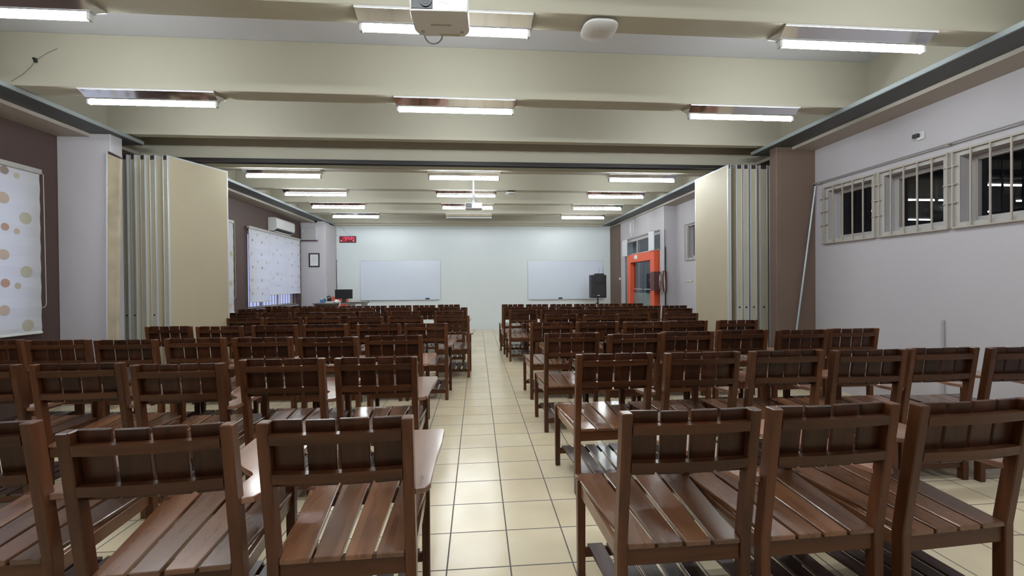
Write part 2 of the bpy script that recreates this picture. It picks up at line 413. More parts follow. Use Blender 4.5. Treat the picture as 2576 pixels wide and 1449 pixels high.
# corridor beyond the right-hand wall, seen dimly through its panes
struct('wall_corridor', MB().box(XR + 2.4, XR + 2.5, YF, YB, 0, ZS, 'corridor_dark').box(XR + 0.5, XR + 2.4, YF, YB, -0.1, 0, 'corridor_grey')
       .box(XR + 0.2, XR + 2.4, YF, YB, ZS, ZS + 0.1, 'corridor_dark').box(XR + 0.2, XR + 2.5, YF - 0.1, YF, 0, ZS, 'corridor_dark').box(XR + 0.2, XR + 2.5, YB, YB + 0.1, 0, ZS, 'corridor_grey').box(XR + 0.5, XR + 2.4, 9.5, 9.6, 0, ZS, 'corridor_grey').box(XR + 2.38, XR + 2.4, 9.6, YB, 0, ZS, 'corridor_grey'))  # unseen cross wall added to keep the corridor tube's light off the windows

# ------------------------------------------------------------------ windows
def bars_box(b, x, y0, y1, z0, z1, step, r, m):
    k = max(1, round((y1 - y0) / step))
    for i in range(k + 1):
        y = y0 + (y1 - y0) * i / k
        b.box(x - r, x + r, y - r, y + r, z0, z1, m)
    return b

WN = [0]
def window(y0, y1, z0, z1, x_glass, x_grille, side, mullions=1, grille=True, step=0.14, rails=(0.0, 1.0), over=0.06):
    WN[0] += 1
    w = sroot('window_%d' % WN[0], (x_glass, (y0 + y1) / 2, z0))
    P = Vector(w.location)
    f = MB(); t = 0.05
    def bx(b, *a):
        return b.box(a[0] - P.x, a[1] - P.x, a[2] - P.y, a[3] - P.y, a[4] - P.z, a[5] - P.z, a[6], 0.004)
    for q in ((y0, y0 + t, z0, z1), (y1 - t, y1, z0, z1), (y0 + t, y1 - t, z0, z0 + t), (y0 + t, y1 - t, z1 - t, z1)):
        bx(f, x_glass - 0.025, x_glass + 0.025, *q, 'window_frame_white')
    for i in range(1, mullions + 1):
        y = y0 + (y1 - y0) * i / (mullions + 1)
        bx(f, x_glass - 0.02, x_glass + 0.02, y - 0.02, y + 0.02, z0 + t, z1 - t, 'window_frame_white')
    struct('frame', f, w)
    g = MB().box(-0.003, 0.003, y0 + t - P.y, y1 - t - P.y, t, z1 - t - P.z, 'window_glass')
    struct('glass', g, w)
    if grille:
        b = MB()
        bars_box(b, x_grille - P.x, y0 - over - P.y, y1 + over - P.y, -over, z1 + over - P.z, step, 0.006, 'grille_paint')
        for k in (-over, z1 - z0 + over):
            b.box(x_grille - P.x - 0.007, x_grille - P.x + 0.007, y0 - over - P.y, y1 + over - P.y, k - 0.007, k + 0.007, 'grille_paint')
        for yy in (y0 - over, y1 + over):
            for kz in (-over, z1 - z0 + over):
                xx = (x_grille - P.x, XR - P.x) if side > 0 else (x_grille - P.x, XL - P.x)
                b.box(min(xx), max(xx), yy - P.y - 0.008, yy - P.y + 0.008, kz - 0.008, kz + 0.008, 'grille_paint')
        struct('grille', b, w)
    return w
hs = [(a - 0.0, c + 0.0, e, f) for a, c, e, f in RIGHT_HOLES[:4]]
wall_x('trim_window_band', XR - 0.012, XR + 0.002, 2.2, 5.50, 1.95, 2.72, hs, 'window_band')
for y in (3.10, 3.90, 4.685, 5.45):
    gb = MB()
    for z in (2.2, 2.38, 2.56): gb.box(XR - 0.037, XR - 0.023, y - 0.06, y + 0.06, z - 0.005, z + 0.005, 'grille_paint')
    struct('trim_grille_tie', gb)
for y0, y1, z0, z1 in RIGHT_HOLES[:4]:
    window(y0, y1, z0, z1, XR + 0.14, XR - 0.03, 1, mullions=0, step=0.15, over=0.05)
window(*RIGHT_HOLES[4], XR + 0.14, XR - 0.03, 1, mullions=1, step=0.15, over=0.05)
for y0, y1, z0, z1 in LEFT_HOLES:
    w = window(y0, y1, z0, z1, XL - 0.15, XL - 0.06, -1, mullions=2, step=0.155, over=-0.02)
    sl = MB().box(-0.08, 0.19, y0 - (y0 + y1) / 2, y1 - (y0 + y1) / 2, -0.03, 0.0, 'grey_plastic', 0.004)
    struct('sill', sl, w)
struct('trim_%d' % n, MB().cyl((XR - 0.045, 2.0, 2.79), (XR - 0.045, 5.63, 2.79), 0.008, 'cord_grey', 8).box(XR - 0.05, XR, 5.50, 5.52, 2.77, 2.80, 'grille_paint').box(XR - 0.05, XR, 3.90, 3.92, 2.77, 2.80, 'grille_paint')); n += 1
struct('trim_%d' % n, MB().cyl((XD - 0.04, 10.02, 2.715), (XD - 0.04, 12.83, 2.715), 0.01, 'cord_grey', 8).box(XD - 0.045, XD, 10.1, 10.12, 2.70, 2.73, 'grille_paint').box(XD - 0.045, XD, 12.7, 12.72, 2.70, 2.73, 'grille_paint')); n += 1

# ------------------------------------------------------------------ door with the orange surround
d = sroot('door_1', (XD, 11.2, 0))
def dl(b, x0, x1, y0, y1, z0, z1, m, bv=0.004):
    return b.box(x0 - XD, x1 - XD, y0 - 11.2, y1 - 11.2, z0, z1, m, bv)
fr = MB()
dl(fr, 4.30, 4.46, 10.13, 10.371, 0, 2.235, 'orange_paint'); dl(fr, 4.30, 4.46, 11.771, 12.03, 0, 2.235, 'orange_paint'); dl(fr, 4.30, 4.46, 10.371, 11.771, 2.015, 2.235, 'orange_paint')
struct('door_surround', fr, d)
for k, (a, c) in enumerate(((10.375, 11.06), (11.08, 11.767))):
    b = MB(); dl(b, 4.412, 4.422, a, c, 1.18, 2.012, 'tinted_glass', 0); struct('glass_leaf', b, d)
    b = MB(); dl(b, 4.412, 4.422, a, c, 0.02, 1.18, 'frosted_glass', 0); struct('frosted_panel', b, d)
b = MB(); dl(b, 4.385, 4.405, 10.42, 11.0, 1.27, 1.29, 'aluminium'); dl(b, 4.385, 4.405, 11.12, 11.7, 1.27, 1.29, 'aluminium'); dl(b, 4.385, 4.413, 10.45, 10.47, 1.27, 1.29, 'aluminium'); dl(b, 4.385, 4.413, 11.6, 11.62, 1.27, 1.29, 'aluminium'); struct('push_bar', b, d)
b = MB(); dl(b, 4.385, 4.413, 10.40, 10.66, 1.46, 1.57, 'black_plastic'); struct('lock_box', b, d)
b = MB()
dl(b, 4.42, 4.47, 10.02, 12.62, 2.24, 2.28, 'window_frame_white'); dl(b, 4.42, 4.47, 10.02, 12.62, 2.62, 2.66, 'window_frame_white')
for y in (10.02, 10.62, 11.55, 12.58): dl(b, 4.42, 4.47, y, y + 0.04, 2.28, 2.62, 'window_frame_white')
for y in (10.03, 12.56): dl(b, 4.42, 4.48, y, y + 0.05, 0, 2.24, 'aluminium')
struct('transom_frame', b, d)
b = MB(); dl(b, 4.440, 4.446, 10.06, 12.58, 2.28, 2.62, 'tinted_glass', 0); struct('transom_glass', b, d)
b = MB(); dl(b, 4.440, 4.446, 12.05, 12.56, 0.0, 2.24, 'tinted_glass', 0); dl(b, 4.440, 4.446, 10.08, 10.12, 0, 2.24, 'tinted_glass', 0); struct('side_glass', b, d)
o = build('door_sign', MB().box(-0.003, 0.003, -0.11, 0.11, -0.05, 0.05, 'paper', 0.001), loc=(4.2965, 11.33, 2.15)); tag(o, 'small white sign stuck on the lintel of the orange door frame', 'sign')
for (y, z0, z1, w, lab) in ((12.14, 2.22, 2.69, 0.19, 'white blind panel hanging at the far top corner of the orange door'), (10.225, 2.24, 2.71, 0.155, 'white blind panel hanging at the near top corner of the orange door')):
    p = root('blind_panel', (4.275, y, z0), lab, 'blind', 'white panels over the orange door')
    build('slat', MB().box(-0.012, 0.012, -w, w, 0, z1 - z0, 'blind_cloth', 0.003), p)
    build('hanger', MB().box(-0.012, 0.115, -0.02, 0.02, z1 - z0, z1 - z0 + 0.02, 'grille_paint'), p)

# ------------------------------------------------------------------ tube lights
LENF = 1.25
def light_root(lit):
    r = root('fluorescent_light', (0, 0, ZB))
    b = MB()
    # ridge-shaped reflector body: wide at the beam, narrow at the tube
    prof = [(-0.098, 0.0), (-0.098, -0.008), (-0.022, -0.062), (-0.022, -0.075), (0.022, -0.075), (0.022, -0.062), (0.098, -0.008), (0.098, 0.0)]
    h = LENF / 2
    A = [b.bm.verts.new((-h + (0.0 if abs(y) > 0.05 else 0.01), y, z)) for y, z in prof]
    B = [b.bm.verts.new((h - (0.0 if abs(y) > 0.05 else 0.01), y, z)) for y, z in prof]
    for i in range(len(prof)): b.bm.faces.new((A[i], A[(i + 1) % 8], B[(i + 1) % 8], B[i]))
    b.bm.faces.new(A[::-1]); b.bm.faces.new(B); b._done(A + B, 'reflector_metal')
    build('reflector', b, r)
    build('lip', MB().box(-h, h, -0.104, -0.096, -0.014, 0.0, 'white_enamel', 0.001).box(-h, h, 0.096, 0.104, -0.014, 0.0, 'white_enamel', 0.001), r)
    for s in (-1, 1):
        e = MB().box(s * 0.598 - 0.012, s * 0.598 + 0.012, -0.02, 0.02, -0.125, -0.073, 'white_plastic', 0.004)
        build('socket', e, r)
    build('tube', MB().cyl((-0.586, 0, -0.101), (0.586, 0, -0.101), 0.021 if lit else 0.014, 'lit_tube' if lit else 'unlit_tube', 12), r, smooth=True)
    return r
LX = (-3.196, -0.207, 2.940)
LY = (0.297, 1.717, 3.137, 4.556, 7.432, 8.874, 10.288, 11.712)
WHERE = ('over the front rows left', 'over the aisle', 'over the right rows')
ROWN = {0: 'two beams behind the nearest row', 1: 'just behind the camera', 2: 'on the nearest beam', 3: 'on the second beam from the camera', 4: 'just beyond the partition track', 5: 'second beam beyond the partition track', 6: 'third beam beyond the partition track', 7: 'on the last beam before the white wall'}
lit0 = light_root(True); first = True

for j, y in enumerate(LY):
    for i, x in enumerate(LX):
        if j == 7 and i == 1:
            o = light_root(False); lab = 'unlit tube light above the aisle on the last beam before the white wall'
        else:
            o = lit0 if first else copy_thing(lit0); first = False
            lab = 'lit tube light, %s, %s' % (('left column', 'middle column', 'right column')[i], ROWN[j])
        o.location = (x, y, ZB)
        tag(o, lab, 'ceiling light', 'tube lights under the ceiling beams')

o = copy_thing(lit0); o.location = (6.2, 11.6, ZS); o.rotation_euler = (0, 0, PI / 2)  # unseen lamp added to brighten the corridor behind the door glass
tag(o, 'added unseen tube light brightening the corridor beyond the orange door', 'ceiling light', 'tube lights under the ceiling beams')
# ------------------------------------------------------------------ projectors, access points
def projector(name, x, y, z, w, dp, h, label, text, rz=0.0):
    p = root(name, (x, y, z), label, 'projector', None, rz)
    b = MB(); r = 0.05
    poly = []
    for cx, cy, a0 in ((w / 2 - r, dp - r * 1.3, 0), (-w / 2 + r, dp - r * 1.3, 90), (-w / 2 + 0.02, 0.02, 180), (w / 2 - 0.02, 0.02, 270)):
        rr = r if cy > 0.1 else 0.02
        for k in range(5):
            a = math.radians(a0 + k * 22.5); poly.append((cx + rr * math.cos(a), cy + rr * (1.3 if cy > 0.1 else 1) * math.sin(a)))
    b.prism(poly, 0.0, h, 'white_plastic', 0.008)
    build('body', b, p, smooth=True)
    fp = build('front_panel', MB().box(-w / 2 + 0.012, -w / 2 + w * 0.40, -0.004, 0.01, 0.008, h - 0.008, 'black_plastic', 0.002), p)
    ln = MB().cyl((-w / 2 + w * 0.28, -0.012, h * 0.5), (-w / 2 + w * 0.28, 0.01, h * 0.5), 0.034, 'black_plastic', 20).cyl((-w / 2 + w * 0.28, -0.014, h * 0.5), (-w / 2 + w * 0.28, -0.011, h * 0.5), 0.024, 'dark_screen', 20)
    build('lens', ln, fp, smooth=True)
    v = MB()
    for k in range(9): v.box(w / 2 - w * 0.24 + k * w * 0.024, w / 2 - w * 0.24 + k * w * 0.024 + 0.003, -0.003, 0.005, 0.012, h - 0.012, 'grey_plastic')
    build('vent', v, p)
    f = MB()
    f.box(-0.06, 0.06, dp * 0.5, dp * 0.5 + 0.012, -0.003, 0.004, 'grey_plastic').box(-0.02, 0.10, dp - 0.03, dp - 0.012, -0.003, 0.004, 'panel_core')
    for sx in (-1, 1): f.cyl((sx * w * 0.36, dp * 0.8, -0.004), (sx * w * 0.36, dp * 0.8, 0.005), 0.012, 'grey_plastic', 12)
    build('underside_plate', f, p)
    m = MB().cyl((0, dp * 0.5, h - 0.002), (0, dp * 0.5, ZS - z), 0.022, 'white_plastic', 14).box(-0.08, 0.08, dp * 0.5 - 0.06, dp * 0.5 + 0.06, ZS - z - 0.012, ZS - z, 'white_plastic')
    for a in range(4):
        m.tube([(0, dp * 0.5, h + 0.05), (0.10 * math.cos(a * PI / 2 + 0.8), dp * 0.5 + 0.08 * math.sin(a * PI / 2 + 0.8), h - 0.002)], 0.008, 'grey_plastic')
    build('ceiling_mount', m, p, smooth=True)
    if text:
        c = bpy.data.curves.new('lettering', 'FONT'); c.body = text; c.size = 0.022; c.align_x = 'CENTER'; c.extrude = 0.0006
        tmp = bpy.data.objects.new('lettering', c); COL.objects.link(tmp)
        me = bpy.data.meshes.new_from_object(tmp.evaluated_get(bpy.context.evaluated_depsgraph_get())); bpy.data.objects.remove(tmp)
        t = bpy.data.objects.new('lettering', me); COL.objects.link(t); t.parent = p
        t.location = (0.035, -0.0022, h * 0.38); t.rotation_euler = (PI / 2, 0, 0); me.materials.clear(); me.materials.append(MATS['grey_plastic'])
    return p
p = projector('projector', -0.201, 2.42, 2.955, 0.325, 0.25, 0.10, 'white projector hanging upside down in front of the nearest middle tube light', 'EPSON', -0.03)
cb = MB().tube([(-0.06 + 0.055 * math.cos(a), 0.245 + 0.006 * math.sin(a), 0.01 - 0.055 * math.sin(a)) for a in [k * PI / 10 for k in range(11)]], 0.005, 'cord_grey', 8)
build('cable_loop', cb, p, smooth=True)
p = projector('projector', -0.055, 8.25, 2.90, 0.33, 0.26, 0.105, 'far white projector hanging over the aisle before the white wall', None)
t = MB()
rnd = random.Random(3)
for k in range(7):
    x0 = rnd.uniform(-0.12, 0.10); pts = [(x0, 0.1, 0.10)]
    for q in range(1, 6): pts.append((x0 * (1 - q / 6) + rnd.uniform(-0.05, 0.05), 0.12 + rnd.uniform(-0.03, 0.03), 0.10 + q * 0.035 + rnd.uniform(-0.01, 0.01)))
    t.tube(pts, 0.006, 'cord_grey', 6)
build('tangled_cables', t, p, smooth=True)

def access_point(x, y, sz, label, square):
    p = root('access_point', (x, y, ZB), label, 'access point', 'white access points under the beams')
    build('mount', MB().box(-0.06, 0.06, -0.06, 0.06, -0.035, 0.0, 'black_plastic', 0.006), p)
    b = MB(); n = 40; e = 3.2 if square else 2.0
    def ring(r, z):
        out = []
        for k in range(n):
            a = 2 * PI * k / n; c, s = math.cos(a), math.sin(a)
            q = (abs(c) ** e + abs(s) ** e) ** (-1 / e); out.append(b.bm.verts.new((r * q * c, r * q * s, z)))
        return out
    R = [ring(sz * 0.92, -0.034), ring(sz, -0.044), ring(sz * 0.985, -0.056), ring(sz * 0.86, -0.068), ring(sz * 0.4, -0.074)]
    for A, B in zip(R, R[1:]):
        for k in range(n): b.bm.faces.new((A[k], A[(k + 1) % n], B[(k + 1) % n], B[k]))
    b.bm.faces.new(R[0][::-1]); b.bm.faces.new(R[-1]); b._done([v for q in R for v in q], 'white_plastic')
    cv = build('cover', b, p, smooth=True)
    build('status_light', MB().cyl((0, -0.03, -0.0755), (0, -0.03, -0.072), 0.006, 'grey_plastic', 10), cv)
access_point(0.917, 3.13, 0.128, 'white rounded square access point under the nearest beam, right of the projector', True)
access_point(0.714, 8.84, 0.115, 'small round white access point under a far beam, right of the middle tube light', False)

# ------------------------------------------------------------------ folding partition leaves
def leaf(name_label, x, y, ang, width, th, board='panel_board', z1=3.195, tilt=0.0, hole=True):
    p = root('partition_panel', (x, y, 0.03), name_label, 'partition panel', 'folded partition panels', ang)
    p.rotation_euler[1] = tilt
    H = z1 - 0.03
    build('board', MB().box(-th / 2, th / 2, 0.012, width - 0.012, 0, H, board, 0.002), p)
    e = MB()
    for s in (-1, 1):
        a, c = sorted((s * th / 2, s * (th / 2 - 0.016)))
        e.box(a - 0.001, c + 0.001, -0.004, 0.02, 0, H, 'aluminium', 0.002).box(a - 0.001, c + 0.001, width - 0.02, width, 0, H, 'aluminium', 0.002)
        e.box(a - 0.001, c + 0.001, 0.02, width - 0.02, H - 0.02, H, 'aluminium').box(a - 0.001, c + 0.001, 0.02, width - 0.02, 0, 0.03, 'aluminium')
    build('edge_profile', e, p)
    build('core_strip', MB().box(-th / 2 + 0.016, th / 2 - 0.016, 0.000, 0.012, 0, H - 0.06, 'panel_core'), p)
    build('top_seal', MB().box(-th * 0.34, th * 0.34, -0.003, 0.012, H - 0.06, H - 0.002, 'rubber', 0.004), p)
    if hole:
        build('lock_hole', MB().cyl((0, -0.002, 1.03), (0, 0.004, 1.03), 0.014, 'black_plastic', 14), p)
    build('roller', MB().cyl((0, width * 0.42, H - 0.01), (0, width * 0.42, H + 0.055), 0.010, 'aluminium', 10), p)
    return p
AL = math.atan2(-0.32, 0.807)          # the left-hand leaves hang a little skewed
for k, (x, y) in enumerate(((-4.655, 6.10), (-4.553, 6.095), (-4.435, 6.10), (-4.31, 6.10))):
    leaf('beige folded partition leaf in the left stack, %s from the wall' % ('first', 'second', 'third', 'fourth')[k], x, y, AL, 0.87, (0.088, 0.088, 0.10, 0.112)[k], hole=k in (0, 1, 3))
leaf('beige partition leaf at the inner end of the left stack, broad face showing', -4.150, 6.10, AL, 0.87, 0.095, hole=False)
for k, x in enumerate((3.925, 4.03, 4.15, 4.31, 4.452)):
    leaf('beige folded partition leaf in the right stack, %s from the aisle' % ('second', 'third', 'fourth', 'fifth', 'sixth')[k], x, 6.13, 0.0, 0.93, (0.098, 0.088, 0.104, 0.126, 0.098)[k])
leaf('beige partition leaf at the inner end of the right stack, broad face showing', 3.772, 6.13, 0.012, 0.95, 0.05, hole=False)
# loose stained leaf leaning in front of the left pillar
p = root('loose_panel', (-4.31, 5.42, 0.0), 'loose brown-stained panel leaning against the grey left pillar', 'panel', None, 0)
b = MB().hexa(((-0.05, 0, 0.0), (0.03, 0, 0.0), (0.03, 0.04, 0.0), (-0.05, 0.04, 0.0)), ((-0.125, 0.14, 3.05), (0.015, 0.14, 2.99), (0.015, 0.18, 2.99), (-0.125, 0.18, 3.05)), 'stained_panel', 0.003)
build('board', b, p)
b = MB().hexa(((-0.065, -0.006, 0.0), (-0.05, -0.006, 0.0), (-0.05, 0.04, 0.0), (-0.065, 0.04, 0.0)), ((-0.14, 0.134, 3.07), (-0.125, 0.134, 3.07), (-0.125, 0.18, 3.07), (-0.14, 0.18, 3.07)), 'aluminium', 0.002)
build('edge_profile', b, p)
build('top_seal', MB().hexa(((-0.12, 0.142, 3.048), (0.015, 0.142, 2.99), (0.015, 0.178, 2.99), (-0.12, 0.178, 3.048)), ((-0.12, 0.142, 3.08), (0.015, 0.142, 3.01), (0.015, 0.178, 3.01), (-0.12, 0.178, 3.08)), 'rubber'), p)
# leaning pole by the right pillar
p = build('pole', MB().cyl((4.27, 5.56, 0.012), (4.69, 5.595, 2.76), 0.013, 'galvanised_steel', 12), smooth=True); tag(p, 'thin grey metal pole leaning across the brown pillar by the right windows', 'pole')

# ------------------------------------------------------------------ blinds
DM = ('blind_khaki', 'blind_tan', 'blind_brown', 'blind_rust', 'blind_pale')
def blind(y0, y1, z0, z1, dots, label, cord=True, x=-4.985, group='dotted window blinds'):
    p = root('window_blind', (x, y0, z0), label, 'blind', group)
    b = MB()
    zz = [0.0]; H = z1 - z0 - 0.05; nf = max(3, round(H / 0.24))
    # cloth with shallow horizontal folds
    pr = []
    for k in range(nf * 4 + 1):
        f = k / (nf * 4); pr.append((0.003 * math.sin(f * nf * 2 * PI), f * H))
    for (xa, za), (xb, zb) in zip(pr, pr[1:]):
        vs = [b.bm.verts.new(q) for q in ((xa, 0, za), (xa, y1 - y0, za), (xb, y1 - y0, zb), (xb, 0, zb))]
        b.bm.faces.new(vs); b._done(vs, 'blind_cloth')
    bmesh.ops.remove_doubles(b.bm, verts=b.bm.verts[:], dist=1e-5)
    for (y, z, r, ci) in dots:
        q = []
        for k in range(18):
            a = 2 * PI * k / 18; yy = y - y0 + r * math.cos(a); zz_ = z - z0 + r * math.sin(a)
            yy = min(max(yy, 0.001), y1 - y0 - 0.001)
            q.append(b.bm.verts.new((0.0045, yy, zz_)))
        b.bm.faces.new(q); b._done(q, DM[ci])
    build('cloth', b, p)
    build('head_rail', MB().box(-0.045, 0.022, -0.01, y1 - y0 + 0.01, H, H + 0.055, 'window_frame_white', 0.005), p)
    build('bottom_bar', MB().box(-0.012, 0.014, 0, y1 - y0, -0.022, 0.004, 'paper', 0.004), p)
    if cord:
        yc = y1 - y0 + 0.02; c = MB()
        pts = [(0.02, yc - 0.015, H + 0.01)] + [(0.022, yc + 0.012 * k / 8, H - (H - 0.32) * k / 8) for k in range(9)]
        pts += [(0.022, yc + 0.012 - 0.05 * (1 - math.cos(a)), 0.32 - 0.05 * math.sin(a)) for a in (0.5, 1.0, 1.57, 2.1)]
        c.tube(pts, 0.0035, 'cord_beige', 6)
        build('pull_cord', c, p, smooth=True)
    return p
rd = random.Random(5)
more = [(y, z, rd.choice((0.04, 0.062, 0.03)), rd.randrange(5)) for y in (3.35, 3.6, 3.85, 4.1, 4.35, 4.6, 4.8) for z in (1.05, 1.3, 1.55, 1.8, 2.05, 2.3, 2.6)]
blind(3.2, 5.335, 0.935, 2.785, NEAR_DOTS + more, 'nearest dotted white blind on the brown left wall')
blind(7.1, 9.235, 0.92, 2.785, [(9.15, 2.1, 0.06, 0), (9.12, 1.5, 0.06, 0), (9.1, 1.05, 0.05, 1), (8.8, 1.9, 0.05, 1), (8.6, 1.4, 0.06, 0)], 'dotted white blind half hidden behind the left partition leaves')
for a, c, z0, lab in ((9.84, 10.777, 1.10, 'left of the three far dotted blinds, hanging lowest'), (10.784, 11.617, 1.245, 'middle one of the three far dotted blinds'), (11.624, 12.56, 1.255, 'right of the three far dotted blinds, next to the grey pillar')):
    blind(a, c, z0, 2.765, [q for q in FAR_DOTS if a + 0.02 < q[0] < c - 0.02], lab, cord=False)

# ------------------------------------------------------------------ air conditioner
p = root('air_conditioner', (XL, 10.86, 2.79), 'white wall-mounted air conditioner above the far dotted blinds', 'air conditioner')
b = MB(); pr = [(0, 0.0), (0.10, 0.0), (0.205, 0.07), (0.215, 0.12), (0.21, 0.30), (0.17, 0.33), (0.0, 0.33)]
A = [b.bm.verts.new((x, 0, z)) for x, z in pr]; B = [b.bm.verts.new((x, 1.03, z)) for x, z in pr]
for i in range(7): b.bm.faces.new((A[i], A[(i + 1) % 7], B[(i + 1) % 7], B[i]))
b.bm.faces.new(A[::-1]); b.bm.faces.new(B); b._done(A + B, 'white_plastic', None, 0.006)
ac = build('casing', b, p)
b = MB().hexa(((0.11, 0.06, 0.0), (0.20, 0.06, 0.06), (0.20, 0.97, 0.06), (0.11, 0.97, 0.0)), ((0.105, 0.06, 0.006), (0.195, 0.06, 0.066), (0.195, 0.97, 0.066), (0.105, 0.97, 0.006)), 'black_plastic')
for v in b.bm.verts: v.co.x += 0.004; v.co.z -= 0.004
build('outlet', b, ac)
b = MB().hexa(((0.100, 0.07, -0.020), (0.155, 0.07, -0.002), (0.155, 0.96, -0.002), (0.100, 0.96, -0.020)), ((0.100, 0.07, -0.014), (0.155, 0.07, 0.004), (0.155, 0.96, 0.004), (0.100, 0.96, -0.014)), 'white_plastic')
build('louvre', b, ac)

# ------------------------------------------------------------------ far wall fittings
def board(x0, x1, z0, z1, label, ex):
    p = root('whiteboard', ((x0 + x1) / 2, YB, z0), label, 'whiteboard', 'whiteboards on the white wall')
    w = (x1 - x0) / 2; h = z1 - z0
    build('panel', MB().box(-w + 0.01, w - 0.01, -0.022, -0.001, 0.01, h - 0.01, 'whiteboard'), p)
    f = MB()
    f.box(-w, w, -0.026, -0.001, h - 0.016, h, 'aluminium', 0.003).box(-w, w, -0.026, -0.001, 0, 0.016, 'aluminium', 0.003)
    f.box(-w, -w + 0.016, -0.026, -0.001, 0.016, h - 0.016, 'aluminium', 0.003).box(w - 0.016, w, -0.026, -0.001, 0.016, h - 0.016, 'aluminium', 0.003)
    build('frame', f, p)
    build('pen_tray', MB().box(-w + 0.05, w - 0.05, -0.07, -0.024, -0.004, 0.012, 'aluminium', 0.003), p)
    for s in (-0.9, 0.02, 0.9): build('clip', MB().box(s * w - 0.012, s * w + 0.012, -0.03, -0.001, h - 0.004, h + 0.022, 'aluminium', 0.003), p)
    e = root('board_eraser', ((x0 + x1) / 2 + ex, YB - 0.047, z0 + 0.012), 'small navy eraser on the tray of the %s' % label.split(',')[0], 'eraser', 'board erasers')
    build('grip', MB().box(-0.065, 0.065, -0.02, 0.02, 0.014, 0.045, 'navy_felt', 0.006), e); build('felt', MB().box(-0.062, 0.062, -0.019, 0.019, 0, 0.014, 'black_mesh', 0.002), e)
board(-3.642, -1.155, 0.975, 2.22, 'left whiteboard, near the clock', 0.83)
board(1.624, 4.12, 0.945, 2.20, 'right whiteboard, behind the black loudspeaker', -0.19)

# LED clock
p = root('wall_clock', (-4.003, YB, 2.78), 'black digital wall clock with red figures on the white wall', 'clock')
build('case', MB().box(-0.25, 0.25, -0.035, -0.001, 0, 0.20, 'black_plastic', 0.004), p)
build('face', MB().box(-0.235, 0.235, -0.037, -0.034, 0.012, 0.188, 'clock_face'), p)
SEG = {'0': 'abcdef', '1': 'bc', '5': 'afgcd', '7': 'abc', '6': 'afgedc', '-': 'g'}
def digit(b, ch, x, z, w, h, t, m):
    y0, y1 = -0.0395, -0.0365; k = 0.18 * w
    def sg(xa, za, xb, zb):
        sh = lambda zz: (zz - z) * 0.10
        b.hexa(((xa + sh(za), y0, za), (xb + sh(za), y0, za), (xb + sh(za), y1, za), (xa + sh(za), y1, za)), ((xa + sh(zb), y0, zb), (xb + sh(zb), y0, zb), (xb + sh(zb), y1, zb), (xa + sh(zb), y1, zb)), m)
    q = {'a': (x + t, z + h - t, x + w - t, z + h), 'd': (x + t, z, x + w - t, z + t), 'g': (x + t, z + h / 2 - t / 2, x + w - t, z + h / 2 + t / 2),
         'f': (x, z + h / 2, x + t, z + h - t * .4), 'b': (x + w - t, z + h / 2, x + w, z + h - t * .4), 'e': (x, z + t * .4, x + t, z + h / 2), 'c': (x + w - t, z + t * .4, x + w, z + h / 2)}
    for s in SEG[ch]: sg(*q[s])
b = MB(); xs = (-0.185, -0.125, -0.058, 0.010, 0.085, 0.153)
for ch, x in zip('170505', xs): digit(b, ch, x, 0.092, 0.046, 0.082, 0.011, 'red_led')
for x in (-0.069, 0.074):
    for z in (0.112, 0.142): b.cyl((x, -0.0395, z), (x, -0.0365, z), 0.005, 'red_led', 8)
build('time_digits', b, p)
b = MB()
for ch, x in zip('5-176', (-0.148, -0.124, -0.106, -0.086, -0.062)): digit(b, ch, x, 0.040, 0.016, 0.032, 0.005, 'red_led')
build('date_digits', b, p)
build('day_light', MB().cyl((-0.193, -0.0395, 0.056), (-0.193, -0.0365, 0.056), 0.022, 'pink_led', 16), p)
build('alarm_light', MB().cyl((0.175, -0.0395, 0.056), (0.175, -0.0365, 0.056), 0.022, 'pink_led', 16), p)
b = MB().tube([(0.215, -0.012, 0.199), (0.14, -0.008, 0.21), (0.04, -0.008, 0.25), (-0.05, -0.008, 0.31), (-0.13, -0.008, 0.40), (-0.20, -0.008, 0.49), (-0.24, -0.008, 0.535)], 0.004, 'cord_grey', 6)
build('power_cord', b, p, smooth=True)
# certificate, cabinet, emergency light, conduit on the far left pillar
p = root('picture_frame', (-4.675, 12.78, 1.985), 'dark framed certificate on the far grey pillar', 'picture frame')
b = MB()
for q in ((-0.15, 0.15, 0.365, 0.40), (-0.15, 0.15, 0.0, 0.035), (-0.15, -0.115, 0.035, 0.365), (0.115, 0.15, 0.035, 0.365)): b.box(q[0], q[1], -0.024, -0.001, q[2], q[3], 'dark_frame', 0.004)
build('frame', b, p)
build('certificate', MB().box(-0.116, 0.116, -0.010, -0.002, 0.034, 0.366, 'paper'), p)
b = MB()
for k, (w, z) in enumerate(((0.05, 0.31), (0.07, 0.27), (0.06, 0.235), (0.08, 0.20), (0.075, 0.17), (0.05, 0.14), (0.03, 0.09))): b.box(-w, w, -0.0108, -0.0098, z, z + 0.006, 'grey_plastic')
build('printed_lines', b, p)
build('pane', MB().box(-0.116, 0.116, -0.016, -0.014, 0.034, 0.366, 'window_glass'), p)
p = root('wall_cabinet', (-4.80, 12.78, 2.755), 'grey box cabinet at the top of the far grey pillar', 'cabinet')
build('body', MB().box(-0.21, 0.21, -0.07, -0.001, 0, 0.40, 'lavender_wall', 0.004), p)
q = build('door_leaf', MB().box(-0.20, 0.20, -0.078, -0.07, 0.02, 0.39, 'grey_plastic', 0.003), p)
build('handle', MB().box(-0.17, -0.155, -0.092, -0.078, 0.22, 0.31, 'aluminium', 0.003), q)
build('base_ledge', MB().box(-0.225, 0.24, -0.09, -0.001, -0.022, 0.0, 'oxblood_box', 0.003), p)
p = root('emergency_light', (-4.50, 13.02, ZSO + 0.04), 'flat white light box under the steel edge at the far left corner', 'light box')
